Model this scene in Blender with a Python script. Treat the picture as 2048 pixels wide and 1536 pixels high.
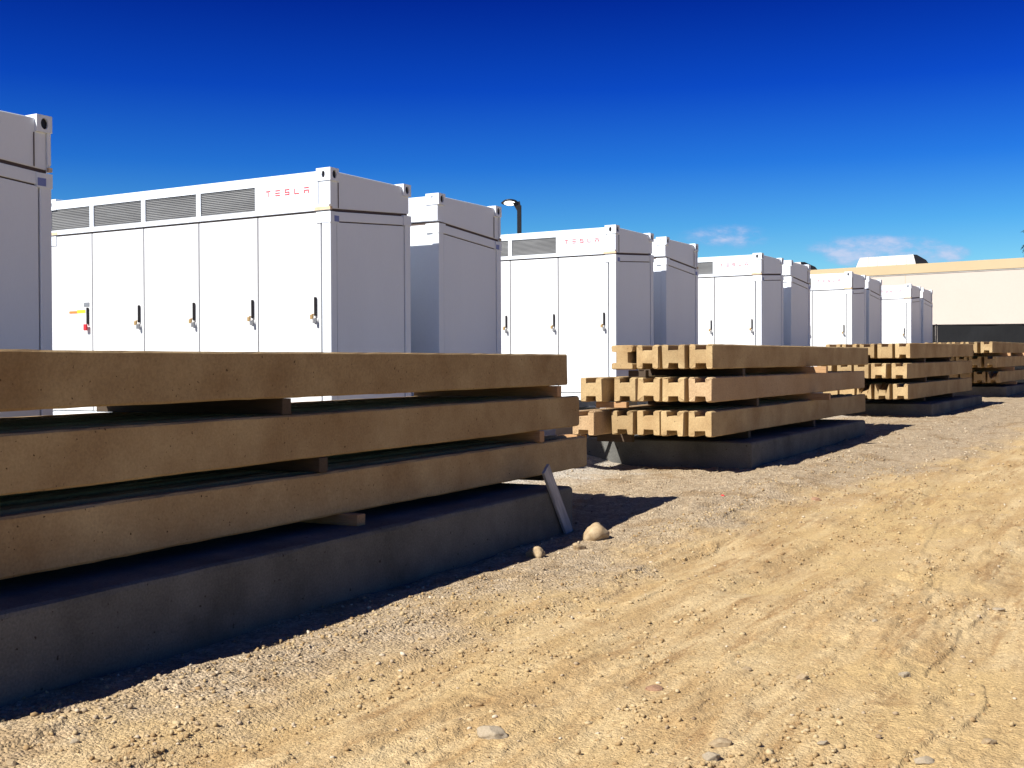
import bpy, bmesh, math, random
import numpy as np
from mathutils import Vector, Matrix

# ------------------------------------------------------------------ camera
scene = bpy.context.scene
for o in list(bpy.data.objects):
    bpy.data.objects.remove(o)
COL = scene.collection
PITCH, ROLL = 0.01005, 0.00436
cd = bpy.data.cameras.new('camera')
cam = bpy.data.objects.new('camera', cd); COL.objects.link(cam)
cd.sensor_width = 36.0
cd.lens = 2367.45 / 2048 * 36
cd.clip_start, cd.clip_end = 0.05, 6000
Fv = Vector((0, math.cos(PITCH), -math.sin(PITCH)))
Rv = Vector((1, 0, 0)); Uv = Vector((0, math.sin(PITCH), math.cos(PITCH)))
cr, sr = math.cos(ROLL), math.sin(ROLL)
R2 = Rv * cr - Uv * sr; U2 = Uv * cr + Rv * sr
M = Matrix((R2, U2, -Fv)).transposed().to_4x4()
M.translation = (0, 0, 0)
cam.matrix_world = M
scene.camera = cam

# ------------------------------------------------------------------ sky + sun
SUN_AZ, SUN_EL = math.radians(50.4 + 180), math.radians(43.0)     # azimuth clockwise from +Y
w = bpy.data.worlds.new('World'); scene.world = w; w.use_nodes = True
nt = w.node_tree; N = nt.nodes; Lk = nt.links
for n in list(N): N.remove(n)
out = N.new('ShaderNodeOutputWorld'); bg = N.new('ShaderNodeBackground')
sky = N.new('ShaderNodeTexSky'); sky.sky_type = 'NISHITA'; sky.sun_disc = False
sky.sun_elevation = SUN_EL; sky.sun_rotation = SUN_AZ
sky.altitude = 0; sky.air_density = 1.0; sky.dust_density = 0.3; sky.ozone_density = 2.5
bg.inputs['Strength'].default_value = 0.062
def wn(t, **k):
    n = N.new(t)
    for a, b in k.items(): setattr(n, a, b)
    return n
tc = wn('ShaderNodeTexCoord'); sep = wn('ShaderNodeSeparateXYZ'); Lk.new(tc.outputs['Generated'], sep.inputs[0])
# deep polarised blue: tint of the whole sky by elevation, the same at every azimuth
tint = wn('ShaderNodeValToRGB'); Lk.new(sep.outputs['Z'], tint.inputs[0])
TINT = [(0.0, (0.66, 0.86, 0.98)), (0.08, (0.42, 0.82, 1.0)), (0.12, (0.20, 0.62, 1.0)), (0.17, (0.060, 0.36, 0.98)),
        (0.23, (0.014, 0.165, 0.86)), (0.30, (0.003, 0.070, 0.58)), (0.5, (0.045, 0.115, 0.40)), (1.0, (0.09, 0.16, 0.38))]
el = tint.color_ramp.elements
while len(el) > 2: el.remove(el[-1])
for i, (p, c) in enumerate(TINT):
    e = el[i] if i < 2 else el.new(p)
    e.position = p; e.color = (*c, 1)
mul = wn('ShaderNodeMixRGB', blend_type='MULTIPLY'); mul.inputs[0].default_value = 1
Lk.new(sky.outputs[0], mul.inputs[1]); Lk.new(tint.outputs[0], mul.inputs[2])
def wm(op, a, b=None, c=None):
    n = wn('ShaderNodeMath', operation=op)
    for i, v in enumerate((a, b, c)):
        if v is None: continue
        if isinstance(v, (int, float)): n.inputs[i].default_value = v
        else: Lk.new(v, n.inputs[i])
    return n.outputs[0]
# small fair-weather clouds low over the horizon, in direction space
ysafe = wm('MAXIMUM', sep.outputs['Y'], 0.05)
gx = wm('DIVIDE', sep.outputs['X'], ysafe); gz = wm('DIVIDE', sep.outputs['Z'], ysafe)
cmb = wn('ShaderNodeCombineXYZ'); Lk.new(wm('MULTIPLY', gx, 34.0), cmb.inputs[0]); Lk.new(wm('MULTIPLY', gz, 75.0), cmb.inputs[1])
nz = wn('ShaderNodeTexNoise'); nz.inputs['Scale'].default_value = 1.0; nz.inputs['Detail'].default_value = 7; nz.inputs['Roughness'].default_value = 0.62
Lk.new(cmb.outputs[0], nz.inputs['Vector'])
def blob(cx, cz, rx, rz, amp):
    dx = wm('DIVIDE', wm('SUBTRACT', gx, cx), rx); dz = wm('DIVIDE', wm('SUBTRACT', gz, cz), rz)
    d = wm('ADD', wm('MULTIPLY', dx, dx), wm('MULTIPLY', dz, dz))
    return wm('MULTIPLY', wm('MAXIMUM', wm('SUBTRACT', 1.0, d), 0.0), amp)
tot = blob(0.182, 0.1135, 0.048, 0.0125, 0.75)
for bb in ((0.312, 0.1035, 0.075, 0.0135, 1.0), (0.362, 0.0985, 0.030, 0.0105, 1.15), (0.295, 0.0985, 0.040, 0.014, 1.1),
           (0.62, 0.095, 0.09, 0.012, 1.0), (0.95, 0.11, 0.10, 0.012, 1.0)):
    tot = wm('MAXIMUM', tot, blob(*bb))
msk = wn('ShaderNodeMapRange', interpolation_type='SMOOTHSTEP')
Lk.new(wm('ADD', wm('MULTIPLY', tot, 0.75), wm('MULTIPLY', wm('SUBTRACT', nz.outputs[0], 0.5), wm('ADD', wm('MULTIPLY', wm('MINIMUM', tot, 0.5), 4.6), 0.0))), msk.inputs[0])
msk.inputs[1].default_value = 0.08; msk.inputs[2].default_value = 1.05
msk.inputs[3].default_value = 0.0; msk.inputs[4].default_value = 0.82
cmix = wn('ShaderNodeMixRGB'); Lk.new(msk.outputs[0], cmix.inputs[0]); Lk.new(mul.outputs[0], cmix.inputs[1])
ccol = wn('ShaderNodeMixRGB'); Lk.new(msk.outputs[0], ccol.inputs[0])
ccol.inputs[1].default_value = (3.2, 4.0, 7.0, 1); ccol.inputs[2].default_value = (5.6, 6.0, 7.6, 1)
Lk.new(ccol.outputs[0], cmix.inputs[2])
Lk.new(cmix.outputs[0], bg.inputs[0]); Lk.new(bg.outputs[0], out.inputs[0])

sl = bpy.data.lights.new('sun', 'SUN'); sl.energy = 5.0; sl.angle = math.radians(0.5); sl.color = (1.0, 0.955, 0.87)
so = bpy.data.objects.new('sun', sl); COL.objects.link(so)
az = math.radians(50.4)
LD = Vector((math.sin(az) * math.cos(SUN_EL), math.cos(az) * math.cos(SUN_EL), -math.sin(SUN_EL)))
so.rotation_euler = LD.to_track_quat('-Z', 'Y').to_euler(); so.location = (-20, -20, 30)
scene.view_settings.view_transform = 'Standard'; scene.view_settings.look = 'None'
scene.view_settings.exposure = 0.92; scene.view_settings.gamma = 1.0
scene.view_settings.use_curve_mapping = False

# ------------------------------------------------------------------ helpers
def tag(o, label=None, cat=None, group=None, kind=None):
    if label: o['label'] = label
    if cat: o['category'] = cat
    if group: o['group'] = group
    if kind: o['kind'] = kind
    elif cat: o['kind'] = 'thing'
    return o
def link(name, me, mat=None, parent=None, loc=None):
    o = bpy.data.objects.new(name, me); COL.objects.link(o)
    if mat and len(me.materials) == 0: me.materials.append(mat)
    if parent: o.parent = parent
    if loc is not None: o.location = loc
    return o
def empty(name, loc, rz=0):
    o = bpy.data.objects.new(name, None); COL.objects.link(o); o.empty_display_size = 0.2
    o.location = loc; o.rotation_euler = (0, 0, rz); return o
def copy_tree(o, parent=None):
    c = o.copy(); COL.objects.link(c); c.parent = parent
    for ch in o.children: copy_tree(ch, c)
    return c
class MB:
    def __init__(s): s.v = []; s.f = []
    def box(s, x0, x1, y0, y1, z0, z1):
        s.hexa([(x0, y0, z0), (x1, y0, z0), (x1, y1, z0), (x0, y1, z0), (x0, y0, z1), (x1, y0, z1), (x1, y1, z1), (x0, y1, z1)]); return s
    def hexa(s, p):
        n = len(s.v); s.v += [tuple(q) for q in p]
        s.f += [tuple(n + i for i in q) for q in ((0, 3, 2, 1), (4, 5, 6, 7), (0, 1, 5, 4), (1, 2, 6, 5), (2, 3, 7, 6), (3, 0, 4, 7))]; return s
    def prism_y(s, prof, y0, y1):           # profile in x,z extruded along y
        n = len(s.v); k = len(prof)
        s.v += [(x, y0, z) for x, z in prof] + [(x, y1, z) for x, z in prof]
        s.f.append(tuple(n + i for i in range(k))); s.f.append(tuple(n + k + i for i in reversed(range(k))))
        for i in range(k): s.f.append((n + i, n + k + i, n + k + (i + 1) % k, n + (i + 1) % k))
        return s
    def tube(s, p0, p1, r0, r1=None, k=12):
        r1 = r0 if r1 is None else r1
        p0, p1 = Vector(p0), Vector(p1); d = (p1 - p0).normalized(); q = d.to_track_quat('Z', 'Y'); n = len(s.v)
        for p, r in ((p0, r0), (p1, r1)):
            for i in range(k):
                a = 2 * math.pi * i / k; s.v.append(tuple(p + q @ Vector((r * math.cos(a), r * math.sin(a), 0))))
        for i in range(k): s.f.append((n + i, n + (i + 1) % k, n + k + (i + 1) % k, n + k + i))
        s.f.append(tuple(n + i for i in reversed(range(k)))); s.f.append(tuple(n + k + i for i in range(k))); return s
    def mesh(s, name, bevel=0, seg=1):
        me = bpy.data.meshes.new(name); me.from_pydata(s.v, [], s.f)
        bm = bmesh.new(); bm.from_mesh(me)
        bmesh.ops.recalc_face_normals(bm, faces=bm.faces)
        if bevel: bmesh.ops.bevel(bm, geom=list(bm.edges), offset=bevel, segments=seg, profile=0.6, affect='EDGES', clamp_overlap=True)
        bm.to_mesh(me); bm.free(); return me
    def build(s, name, mat, parent=None, bevel=0, loc=None, seg=1):
        return link(name, s.mesh(name, bevel, seg), mat, parent, loc)

def material(name, base, rough=0.8, var=None, vs=3.0, bump=0.0, bs=40.0, metal=0.0, spots=None, spot_scale=30, spot_th=0.72, stretch=(1, 1, 1), detail=6, fine=None, spec=0.3, coords='Object', per_obj=0):
    m = bpy.data.materials.new(name); m.use_nodes = True
    t = m.node_tree; n = t.nodes; l = t.links; b = n['Principled BSDF']
    b.inputs['Roughness'].default_value = rough; b.inputs['Metallic'].default_value = metal
    b.inputs['Specular IOR Level'].default_value = spec
    b.inputs['Base Color'].default_value = (*base, 1)
    tcn = n.new('ShaderNodeTexCoord'); mp = n.new('ShaderNodeMapping'); mp.inputs['Scale'].default_value = stretch
    l.new(tcn.outputs[coords], mp.inputs[0])
    oi = n.new('ShaderNodeObjectInfo'); va = n.new('ShaderNodeVectorMath'); va.operation = 'MULTIPLY_ADD'
    cb = n.new('ShaderNodeCombineXYZ')
    for i in range(3): l.new(oi.outputs['Random'], cb.inputs[i])
    l.new(cb.outputs[0], va.inputs[0]); va.inputs[1].default_value = (37, 53, 71); l.new(mp.outputs[0], va.inputs[2])
    vec = va.outputs[0]
    def noise(sc, det=detail, rg=0.6):
        q = n.new('ShaderNodeTexNoise'); q.inputs['Scale'].default_value = sc; q.inputs['Detail'].default_value = det; q.inputs['Roughness'].default_value = rg
        l.new(vec, q.inputs['Vector']); return q.outputs[0]
    cur = None
    if var:
        r = n.new('ShaderNodeValToRGB'); r.color_ramp.elements[0].position = 0.3; r.color_ramp.elements[1].position = 0.7
        r.color_ramp.elements[0].color = (*var, 1); r.color_ramp.elements[1].color = (*base, 1)
        l.new(noise(vs), r.inputs[0]); cur = r.outputs[0]
    if fine:
        mr = n.new('ShaderNodeMapRange'); l.new(noise(fine[0], 3), mr.inputs[0]); mr.inputs[1].default_value = 0.3; mr.inputs[2].default_value = 0.7
        mr.inputs[3].default_value = 1 - fine[1]; mr.inputs[4].default_value = 1 + fine[1]
        mx = n.new('ShaderNodeVectorMath'); mx.operation = 'MULTIPLY'
        if cur: l.new(cur, mx.inputs[0])
        else: mx.inputs[0].default_value = base
        l.new(mr.outputs[0], mx.inputs[1]); cur = mx.outputs[0]
    if spots:
        v = noise(spot_scale, 2, 0.5); mr = n.new('ShaderNodeMapRange'); l.new(v, mr.inputs[0]); mr.inputs[1].default_value = spot_th; mr.inputs[2].default_value = spot_th + 0.04
        mx = n.new('ShaderNodeMixRGB'); l.new(mr.outputs[0], mx.inputs[0])
        if cur: l.new(cur, mx.inputs[1])
        else: mx.inputs[1].default_value = (*base, 1)
        mx.inputs[2].default_value = (*spots, 1); cur = mx.outputs[0]
    if per_obj:
        mr = n.new('ShaderNodeMapRange'); l.new(oi.outputs['Random'], mr.inputs[0]); mr.inputs[3].default_value = 1 - per_obj; mr.inputs[4].default_value = 1 + per_obj
        mx = n.new('ShaderNodeVectorMath'); mx.operation = 'MULTIPLY'; l.new(cur, mx.inputs[0]); l.new(mr.outputs[0], mx.inputs[1]); cur = mx.outputs[0]
    if cur: l.new(cur, b.inputs['Base Color'])
    if bump:
        bn = n.new('ShaderNodeBump'); bn.inputs['Strength'].default_value = 1.0; bn.inputs['Distance'].default_value = bump
        l.new(noise(bs), bn.inputs['Height']); l.new(bn.outputs[0], b.inputs['Normal'])
    return m

M_white = material('white_paint', (0.69, 0.745, 0.82), 0.42, var=(0.65, 0.70, 0.77), vs=1.1, bump=0.0006, bs=9, spec=0.4, fine=(60, 0.012), stretch=(1, 1, 0.35))
M_white2 = material('white_door_paint', (0.62, 0.64, 0.665), 0.45, var=(0.585, 0.60, 0.62), vs=1.0, bump=0.0010, bs=3.5, spec=0.4, fine=(50, 0.012))
M_dark = material('dark_gasket', (0.085, 0.062, 0.055), 0.8)
M_seal = material('cream_sealant', (0.62, 0.50, 0.36), 0.8, var=(0.50, 0.36, 0.22), vs=8)
M_louv = material('grey_louver_metal', (0.21, 0.215, 0.22), 0.6, var=(0.13, 0.133, 0.137), vs=2.2, stretch=(1, 0.5, 3), metal=0.2)
M_black = material('black_plastic_and_shade', (0.015, 0.012, 0.014), 0.4)  # handles and cable; also the painted shade inside the casting holes
M_brass = material('brass', (0.50, 0.33, 0.15), 0.4, metal=0.6)
M_steel = material('steel_lock', (0.32, 0.32, 0.33), 0.4, metal=0.7)
M_redtag = material('red_tag', (0.55, 0.02, 0.03), 0.5)
M_red = material('red_vinyl', (0.60, 0.03, 0.04), 0.6)
M_yellow = material('yellow_sticker', (0.80, 0.68, 0.03), 0.5)
M_orange = material('orange_sticker', (0.75, 0.18, 0.04), 0.5)
M_blue = material('blue_sticker', (0.16, 0.20, 0.45), 0.5)
M_beam = material('tan_concrete', (0.42, 0.312, 0.168), 0.92, var=(0.275, 0.180, 0.088), vs=2.0, bump=0.004, bs=30, fine=(60, 0.13), spots=(0.10, 0.06, 0.03), spot_scale=36, spot_th=0.71, spec=0.15, per_obj=0.13)
M_beam2 = material('pale_tan_concrete', (0.44, 0.315, 0.19), 0.92, var=(0.345, 0.225, 0.12), vs=1.4, bump=0.005, bs=50, fine=(75, 0.2), spots=(0.12, 0.07, 0.035), spot_scale=36, spot_th=0.70, spec=0.15)
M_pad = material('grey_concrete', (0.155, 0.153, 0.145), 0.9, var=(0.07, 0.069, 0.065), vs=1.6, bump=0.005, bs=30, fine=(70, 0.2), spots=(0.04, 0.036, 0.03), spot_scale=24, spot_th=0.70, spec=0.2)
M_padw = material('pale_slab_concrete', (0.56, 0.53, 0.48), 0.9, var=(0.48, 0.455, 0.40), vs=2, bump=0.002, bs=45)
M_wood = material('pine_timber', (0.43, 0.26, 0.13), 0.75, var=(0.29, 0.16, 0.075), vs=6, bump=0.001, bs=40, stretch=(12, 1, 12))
M_wood_shade = material('shade_darkened_timber', (0.075, 0.052, 0.034), 0.8, var=(0.05, 0.034, 0.022), vs=6, bump=0.001, bs=40, stretch=(12, 1, 12))  # timber colour darkened to paint in the shade of the beam gaps
M_plank = material('grey_weathered_plank', (0.42, 0.42, 0.44), 0.85, var=(0.22, 0.22, 0.24), vs=5, bump=0.002, bs=30, stretch=(9, 9, 0.8))
M_stone = material('river_stone', (0.42, 0.33, 0.21), 0.85, var=(0.29, 0.20, 0.11), vs=2.2, bump=0.004, bs=30, fine=(30, 0.22), spots=(0.22, 0.13, 0.07), spot_scale=14, spot_th=0.68)
M_stone_r = material('reddish_stone', (0.33, 0.20, 0.125), 0.85, var=(0.24, 0.135, 0.08), vs=7, bump=0.004, bs=30, fine=(60, 0.15))
M_stone_g = material('grey_stone', (0.36, 0.30, 0.22), 0.8, var=(0.26, 0.21, 0.145), vs=9, bump=0.003, bs=30, fine=(60, 0.12))
M_wall = material('cream_stucco', (0.435, 0.385, 0.345), 0.9, var=(0.41, 0.362, 0.322), vs=0.25, bump=0.004, bs=6, fine=(12, 0.015))
M_band = material('tan_stucco', (0.41, 0.325, 0.205), 0.9, var=(0.385, 0.30, 0.185), vs=0.4, bump=0.003, bs=8)
M_roofm = material('pale_corrugated_metal', (0.40, 0.39, 0.37), 0.5, var=(0.33, 0.32, 0.30), vs=1.2, metal=0.1)
M_vent = material('dark_vent_mesh', (0.045, 0.045, 0.042), 0.8)
M_fab = material('black_windscreen_fabric', (0.009, 0.010, 0.012), 0.8, var=(0.006, 0.0065, 0.008), vs=1.2, bump=0.02, bs=2.5, stretch=(1, 1, 0.7), spec=0.25)
M_post = material('dark_steel_post', (0.010, 0.010, 0.012), 0.5)
M_bark = material('palm_bark', (0.18, 0.13, 0.09), 0.9, var=(0.12, 0.085, 0.06), vs=6, bump=0.02, bs=14)
M_frond = material('palm_frond_green', (0.030, 0.045, 0.014), 0.6, var=(0.018, 0.030, 0.010), vs=3)
M_frondd = material('dead_palm_frond', (0.20, 0.11, 0.04), 0.8, var=(0.12, 0.06, 0.025), vs=3)
M_lens = bpy.data.materials.new('lamp_lens'); M_lens.use_nodes = True
_b = M_lens.node_tree.nodes['Principled BSDF']; _b.inputs['Base Color'].default_value = (0.9, 0.9, 0.87, 1)
_b.inputs['Emission Color'].default_value = (1, 0.98, 0.93, 1); _b.inputs['Emission Strength'].default_value = 1.4

# ------------------------------------------------------------------ site frame: a runs along the row, b to the right of it
TH = 0.5342
U = Vector((math.sin(TH), math.cos(TH), 0)); Bx = Vector((math.cos(TH), -math.sin(TH), 0))
def site(a, b, z): return U * a + Bx * b + Vector((0, 0, z))

def vnoise(x, y, seed=0):
    xi = np.floor(x).astype(np.int64); yi = np.floor(y).astype(np.int64); fx = x - xi; fy = y - yi
    fx = fx * fx * fx * (fx * (fx * 6 - 15) + 10); fy = fy * fy * fy * (fy * (fy * 6 - 15) + 10)
    def h(i, j):
        q = (i * 374761393 + j * 668265263 + seed * 1442695041) & 0xffffffff
        q = ((q ^ (q >> 13)) * 1274126177) & 0xffffffff
        return ((q ^ (q >> 16)) & 0xffff) / 65535.0
    a = h(xi, yi); b = h(xi + 1, yi); c = h(xi, yi + 1); d = h(xi + 1, yi + 1)
    return (a + (b - a) * fx + (c - a) * fy + (a - b - c + d) * fx * fy) * 2 - 1
def fbm(x, y, seed=0, octv=4, g=0.5):
    s = 0; am = 1; t = 0
    for i in range(octv):
        s = s + am * vnoise(x * 2 ** i + 17.3 * i, y * 2 ** i - 9.1 * i, seed + i); t += am; am *= g
    return s / t
def sstep(e0, e1, x):
    t = np.clip((x - e0) / (e1 - e0), 0, 1); return t * t * (3 - 2 * t)
def ground_z(X, Y, fine=True):
    X = np.asarray(X, float); Y = np.asarray(Y, float)
    a = X * U.x + Y * U.y; b = X * Bx.x + Y * Bx.y
    ac = np.clip(a, -6, 46)
    z = np.interp(ac, [-6, 0, 4, 9.5, 14, 25, 38, 46], [-1.64, -1.59, -1.55, -1.50, -1.375, -1.06, -0.80, -0.66])
    z = z + (0.10 * sstep(-3.5, -5.0, b) + 0.26 * sstep(-6.6, -8.2, b)) * sstep(8.5, 13, a)
    z = z + 0.22 * sstep(-5.2, -7.8, b) * (1 - sstep(8.5, 13, a))
    dist = np.sqrt(X * X + Y * Y)
    nearf = 1 - sstep(25, 60, dist)
    z = z + 0.035 * fbm(X * 0.45, Y * 0.45, 3, 3)
    # windrow of loose gravel along the slab edges
    edge = -4.35 + 0.25 * fbm(a * 0.5, a * 0.0 + 3.3, 9, 3)
    z = z + 0.05 * np.exp(-((b - edge) / 0.33) ** 2) * (0.5 + 0.5 * fbm(a * 1.3, b, 21, 3)) * nearf
    # shallow wheel tracks along the row
    for bc, wd, dp in ((-2.75, 0.20, 0.035), (-1.2, 0.24, 0.03), (0.9, 0.3, 0.03), (-3.45, 0.16, 0.022)):
        bb = b - bc - 0.10 * np.sin(a * 0.35 + bc)
        br = sstep(-0.25, 0.25, fbm(a * 0.45, np.full_like(a, bc * 7), 31, 2))
        z = z + nearf * br * (-dp * np.exp(-(bb / wd) ** 2) + 0.75 * dp * np.exp(-((bb + wd * 1.5) / (wd * 0.42)) ** 2) * (0.55 + 0.9 * fbm(a * 5, bb * 6, 41, 3)))
    if fine:
        q1 = fbm(a * 0.42, b * 1.5, 101, 4, 0.55); q2 = fbm(a * 0.8 + 5, b * 2.6, 111, 4, 0.6)
        z = z + nearf * (0.014 * sstep(0.0, 0.05, q1) - 0.010 * sstep(0.16, 0.22, q1) + 0.005 * sstep(0.02, 0.08, q2) * sstep(-4.2, -3.4, b))
        rough = 0.40 + 0.65 * sstep(-0.05, 0.40, fbm(a * 0.55, b * 1.1, 51, 3))
        z = z + nearf * rough * 0.022 * fbm(a * 2.0, b * 4.2, 5, 4, 0.55)
        lump = fbm(a * 8.5, b * 11, 61, 3, 0.6)
        z = z + nearf * rough * 0.010 * np.maximum(lump, -0.2)
        ridg = 1 - np.abs(fbm(a * 3.2, b * 7.0, 71, 3, 0.5)) * 3.2
        z = z + nearf * rough * 0.007 * np.maximum(ridg, 0)
    return z
def gz1(x, y): return float(ground_z(np.array([x]), np.array([y]))[0])

# ------------------------------------------------------------------ ground sheet
def make_ground():
    rr = [0.4]
    while rr[-1] < 2500:
        r = rr[-1]
        k = 1.03 if r < 3.6 else 1.0036 if r < 9 else 1.0048 if r < 18 else 1.008 if r < 45 else 1.05
        rr.append(r * k)
    rr = np.array(rr)
    th = [math.radians(-180)]
    while th[-1] < math.radians(180) - 1e-6:
        d = math.degrees(th[-1])
        st = 0.062 if -25.0 <= d < 25.0 else 0.8 if abs(d) < 40 else 6
        nxt = th[-1] + math.radians(st)
        if d < -25 and math.degrees(nxt) > -25: nxt = math.radians(-25)
        th.append(min(nxt, math.radians(180)))
    th = np.array(th[:-1])
    Rg, Tg = np.meshgrid(rr, th, indexing='ij')
    X = Rg * np.sin(Tg); Y = Rg * np.cos(Tg); Z = ground_z(X, Y)
    nr, ntn = X.shape
    v = np.stack([X, Y, Z], -1).reshape(-1, 3)
    v = np.vstack([v, [[0, 0, float(Z[0].mean())]]])
    i = np.arange(nr - 1)[:, None] * ntn; j = np.arange(ntn)[None, :]; j2 = (j + 1) % ntn
    q = np.stack([i + j, i + ntn + j, i + ntn + j2, i + j2], -1).reshape(-1, 4)
    me = bpy.data.meshes.new('ground')
    tri = np.stack([np.full(ntn, len(v) - 1), np.arange(ntn), (np.arange(ntn) + 1) % ntn], -1)
    me.vertices.add(len(v)); me.vertices.foreach_set('co', v.astype(np.float32).ravel())
    nl = q.size + tri.size; me.loops.add(nl); me.loops.foreach_set('vertex_index', np.concatenate([q.ravel(), tri.ravel()]).astype(np.int32))
    me.polygons.add(len(q) + len(tri))
    st = np.concatenate([np.arange(len(q)) * 4, len(q) * 4 + np.arange(len(tri)) * 3]).astype(np.int32)
    me.polygons.foreach_set('loop_start', st)
    me.update(calc_edges=True); me.validate()
    # make sure normals point up
    if me.polygons[len(q) // 2].normal.z < 0: me.flip_normals()
    me.polygons.foreach_set('use_smooth', np.ones(len(me.polygons), dtype=bool))
    m = bpy.data.materials.new('dry_dirt'); m.use_nodes = True
    t = m.node_tree; n = t.nodes; l = t.links; b = n['Principled BSDF']
    b.inputs['Roughness'].default_value = 0.95; b.inputs['Specular IOR Level'].default_value = 0.12
    g = n.new('ShaderNodeNewGeometry'); mp = n.new('ShaderNodeMapping'); mp.vector_type = 'POINT'
    mp.inputs['Rotation'].default_value = (0, 0, TH)      # x = b, y = a
    l.new(g.outputs['Position'], mp.inputs[0])
    sp = n.new('ShaderNodeSeparateXYZ'); l.new(mp.outputs[0], sp.inputs[0])
    def noise(sc, det=5, rg=0.6, vec=None):
        q = n.new('ShaderNodeTexNoise'); q.inputs['Scale'].default_value = sc; q.inputs['Detail'].default_value = det; q.inputs['Roughness'].default_value = rg
        l.new(vec or mp.outputs[0], q.inputs['Vector']); return q.outputs[0]
    def mr(v, a0, a1, b0=0, b1=1):
        q = n.new('ShaderNodeMapRange'); q.interpolation_type = 'SMOOTHSTEP'; l.new(v, q.inputs[0])
        for i, x in enumerate((a0, a1, b0, b1)): q.inputs[i + 1].default_value = x
        return q.outputs[0]
    def mix(f, c1, c2, mode='MIX'):
        q = n.new('ShaderNodeMixRGB'); q.blend_type = mode
        for i, x in enumerate((f, c1, c2)):
            if isinstance(x, tuple): q.inputs[i].default_value = (*x, 1)
            elif isinstance(x, (int, float)): q.inputs[i].default_value = x
            else: l.new(x, q.inputs[i])
        return q.outputs[0]
    def ma(op, a, c):
        q = n.new('ShaderNodeMath'); q.operation = op
        for i, x in enumerate((a, c)):
            if isinstance(x, (int, float)): q.inputs[i].default_value = x
            else: l.new(x, q.inputs[i])
        return q.outputs[0]
    ms = n.new('ShaderNodeMapping'); ms.inputs['Scale'].default_value = (3.6, 0.55, 1); l.new(mp.outputs[0], ms.inputs[0])
    streak = noise(1.3, 6, 0.62, ms.outputs[0])
    tan = mix(mr(streak, 0.36, 0.66), (0.345, 0.235, 0.115), (0.465, 0.352, 0.198))
    tan = mix(mr(noise(0.6, 4), 0.45, 0.68), tan, (0.42, 0.300, 0.145))
    tan = mix(mr(noise(2.6, 5, 0.7), 0.55, 0.70, 0, 0.6), tan, (0.27, 0.17, 0.078))
    ms2 = n.new('ShaderNodeMapping'); ms2.inputs['Scale'].default_value = (7.5, 0.8, 1); l.new(mp.outputs[0], ms2.inputs[0])
    st2 = noise(1.1, 7, 0.68, ms2.outputs[0])
    tan = mix(mr(st2, 0.54, 0.66, 0, 0.62), tan, (0.25, 0.148, 0.065))
    tan = mix(mr(noise(22, 5, 0.7), 0.57, 0.66, 0, 0.45), tan, (0.20, 0.118, 0.05))
    gravel = mix(mr(noise(9, 4, 0.7), 0.35, 0.68), (0.305, 0.232, 0.150), (0.415, 0.330, 0.228))
    gravel = mix(mr(noise(1.6, 4), 0.52, 0.66, 0, 0.7), gravel, (0.25, 0.172, 0.095))
    bed = ma('ADD', sp.outputs[0], ma('MULTIPLY', ma('SUBTRACT', noise(0.9, 5, 0.65), 0.5), 2.6))
    far_g = mr(sp.outputs[1], 9, 20, 0.0, 1.1)      # gravel fans out further along the track
    gm = mr(ma('SUBTRACT', bed, far_g), -4.5, -3.5, 1, 0)
    col = mix(gm, tan, gravel)
    col = mix(mr(bed, -7.4, -6.2, 1, 0), col, (0.50, 0.47, 0.42))
    vo = n.new('ShaderNodeTexVoronoi'); vo.inputs['Scale'].default_value = 55; l.new(mp.outputs[0], vo.inputs['Vector'])
    vo2 = n.new('ShaderNodeTexVoronoi'); vo2.inputs['Scale'].default_value = 120; l.new(mp.outputs[0], vo2.inputs['Vector'])
    sepc = n.new('ShaderNodeSeparateColor'); l.new(vo.outputs['Color'], sepc.inputs[0])
    pe = mr(sepc.outputs[0], 0.0, 1.0, 0.74, 1.24)
    pem = mix(ma('ADD', ma('MULTIPLY', gm, 0.55), 0.35), (1.0, 1.0, 1.0), pe)
    col = mix(1.0, col, pem, 'MULTIPLY')
    fi = mr(noise(70, 4, 0.75), 0.28, 0.72, 0.80, 1.17)
    col = mix(1.0, col, fi, 'MULTIPLY')
    l.new(col, b.inputs['Base Color'])
    h1 = ma('MULTIPLY', noise(13, 7, 0.62), ma('ADD', ma('MULTIPLY', gm, 0.5), 0.75))
    h2 = ma('MULTIPLY', ma('SUBTRACT', 1.0, vo.outputs['Distance']), ma('ADD', ma('MULTIPLY', gm, 0.5), 0.26))
    h3 = ma('MULTIPLY', ma('SUBTRACT', 1.0, vo2.outputs['Distance']), 0.2)
    bn = n.new('ShaderNodeBump'); bn.inputs['Distance'].default_value = 0.018; bn.inputs['Strength'].default_value = 1
    l.new(ma('ADD', ma('ADD', h1, h2), h3), bn.inputs['Height']); l.new(bn.outputs[0], b.inputs['Normal'])
    o = link('ground', me, m); tag(o, kind='structure'); return o
make_ground()

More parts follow.
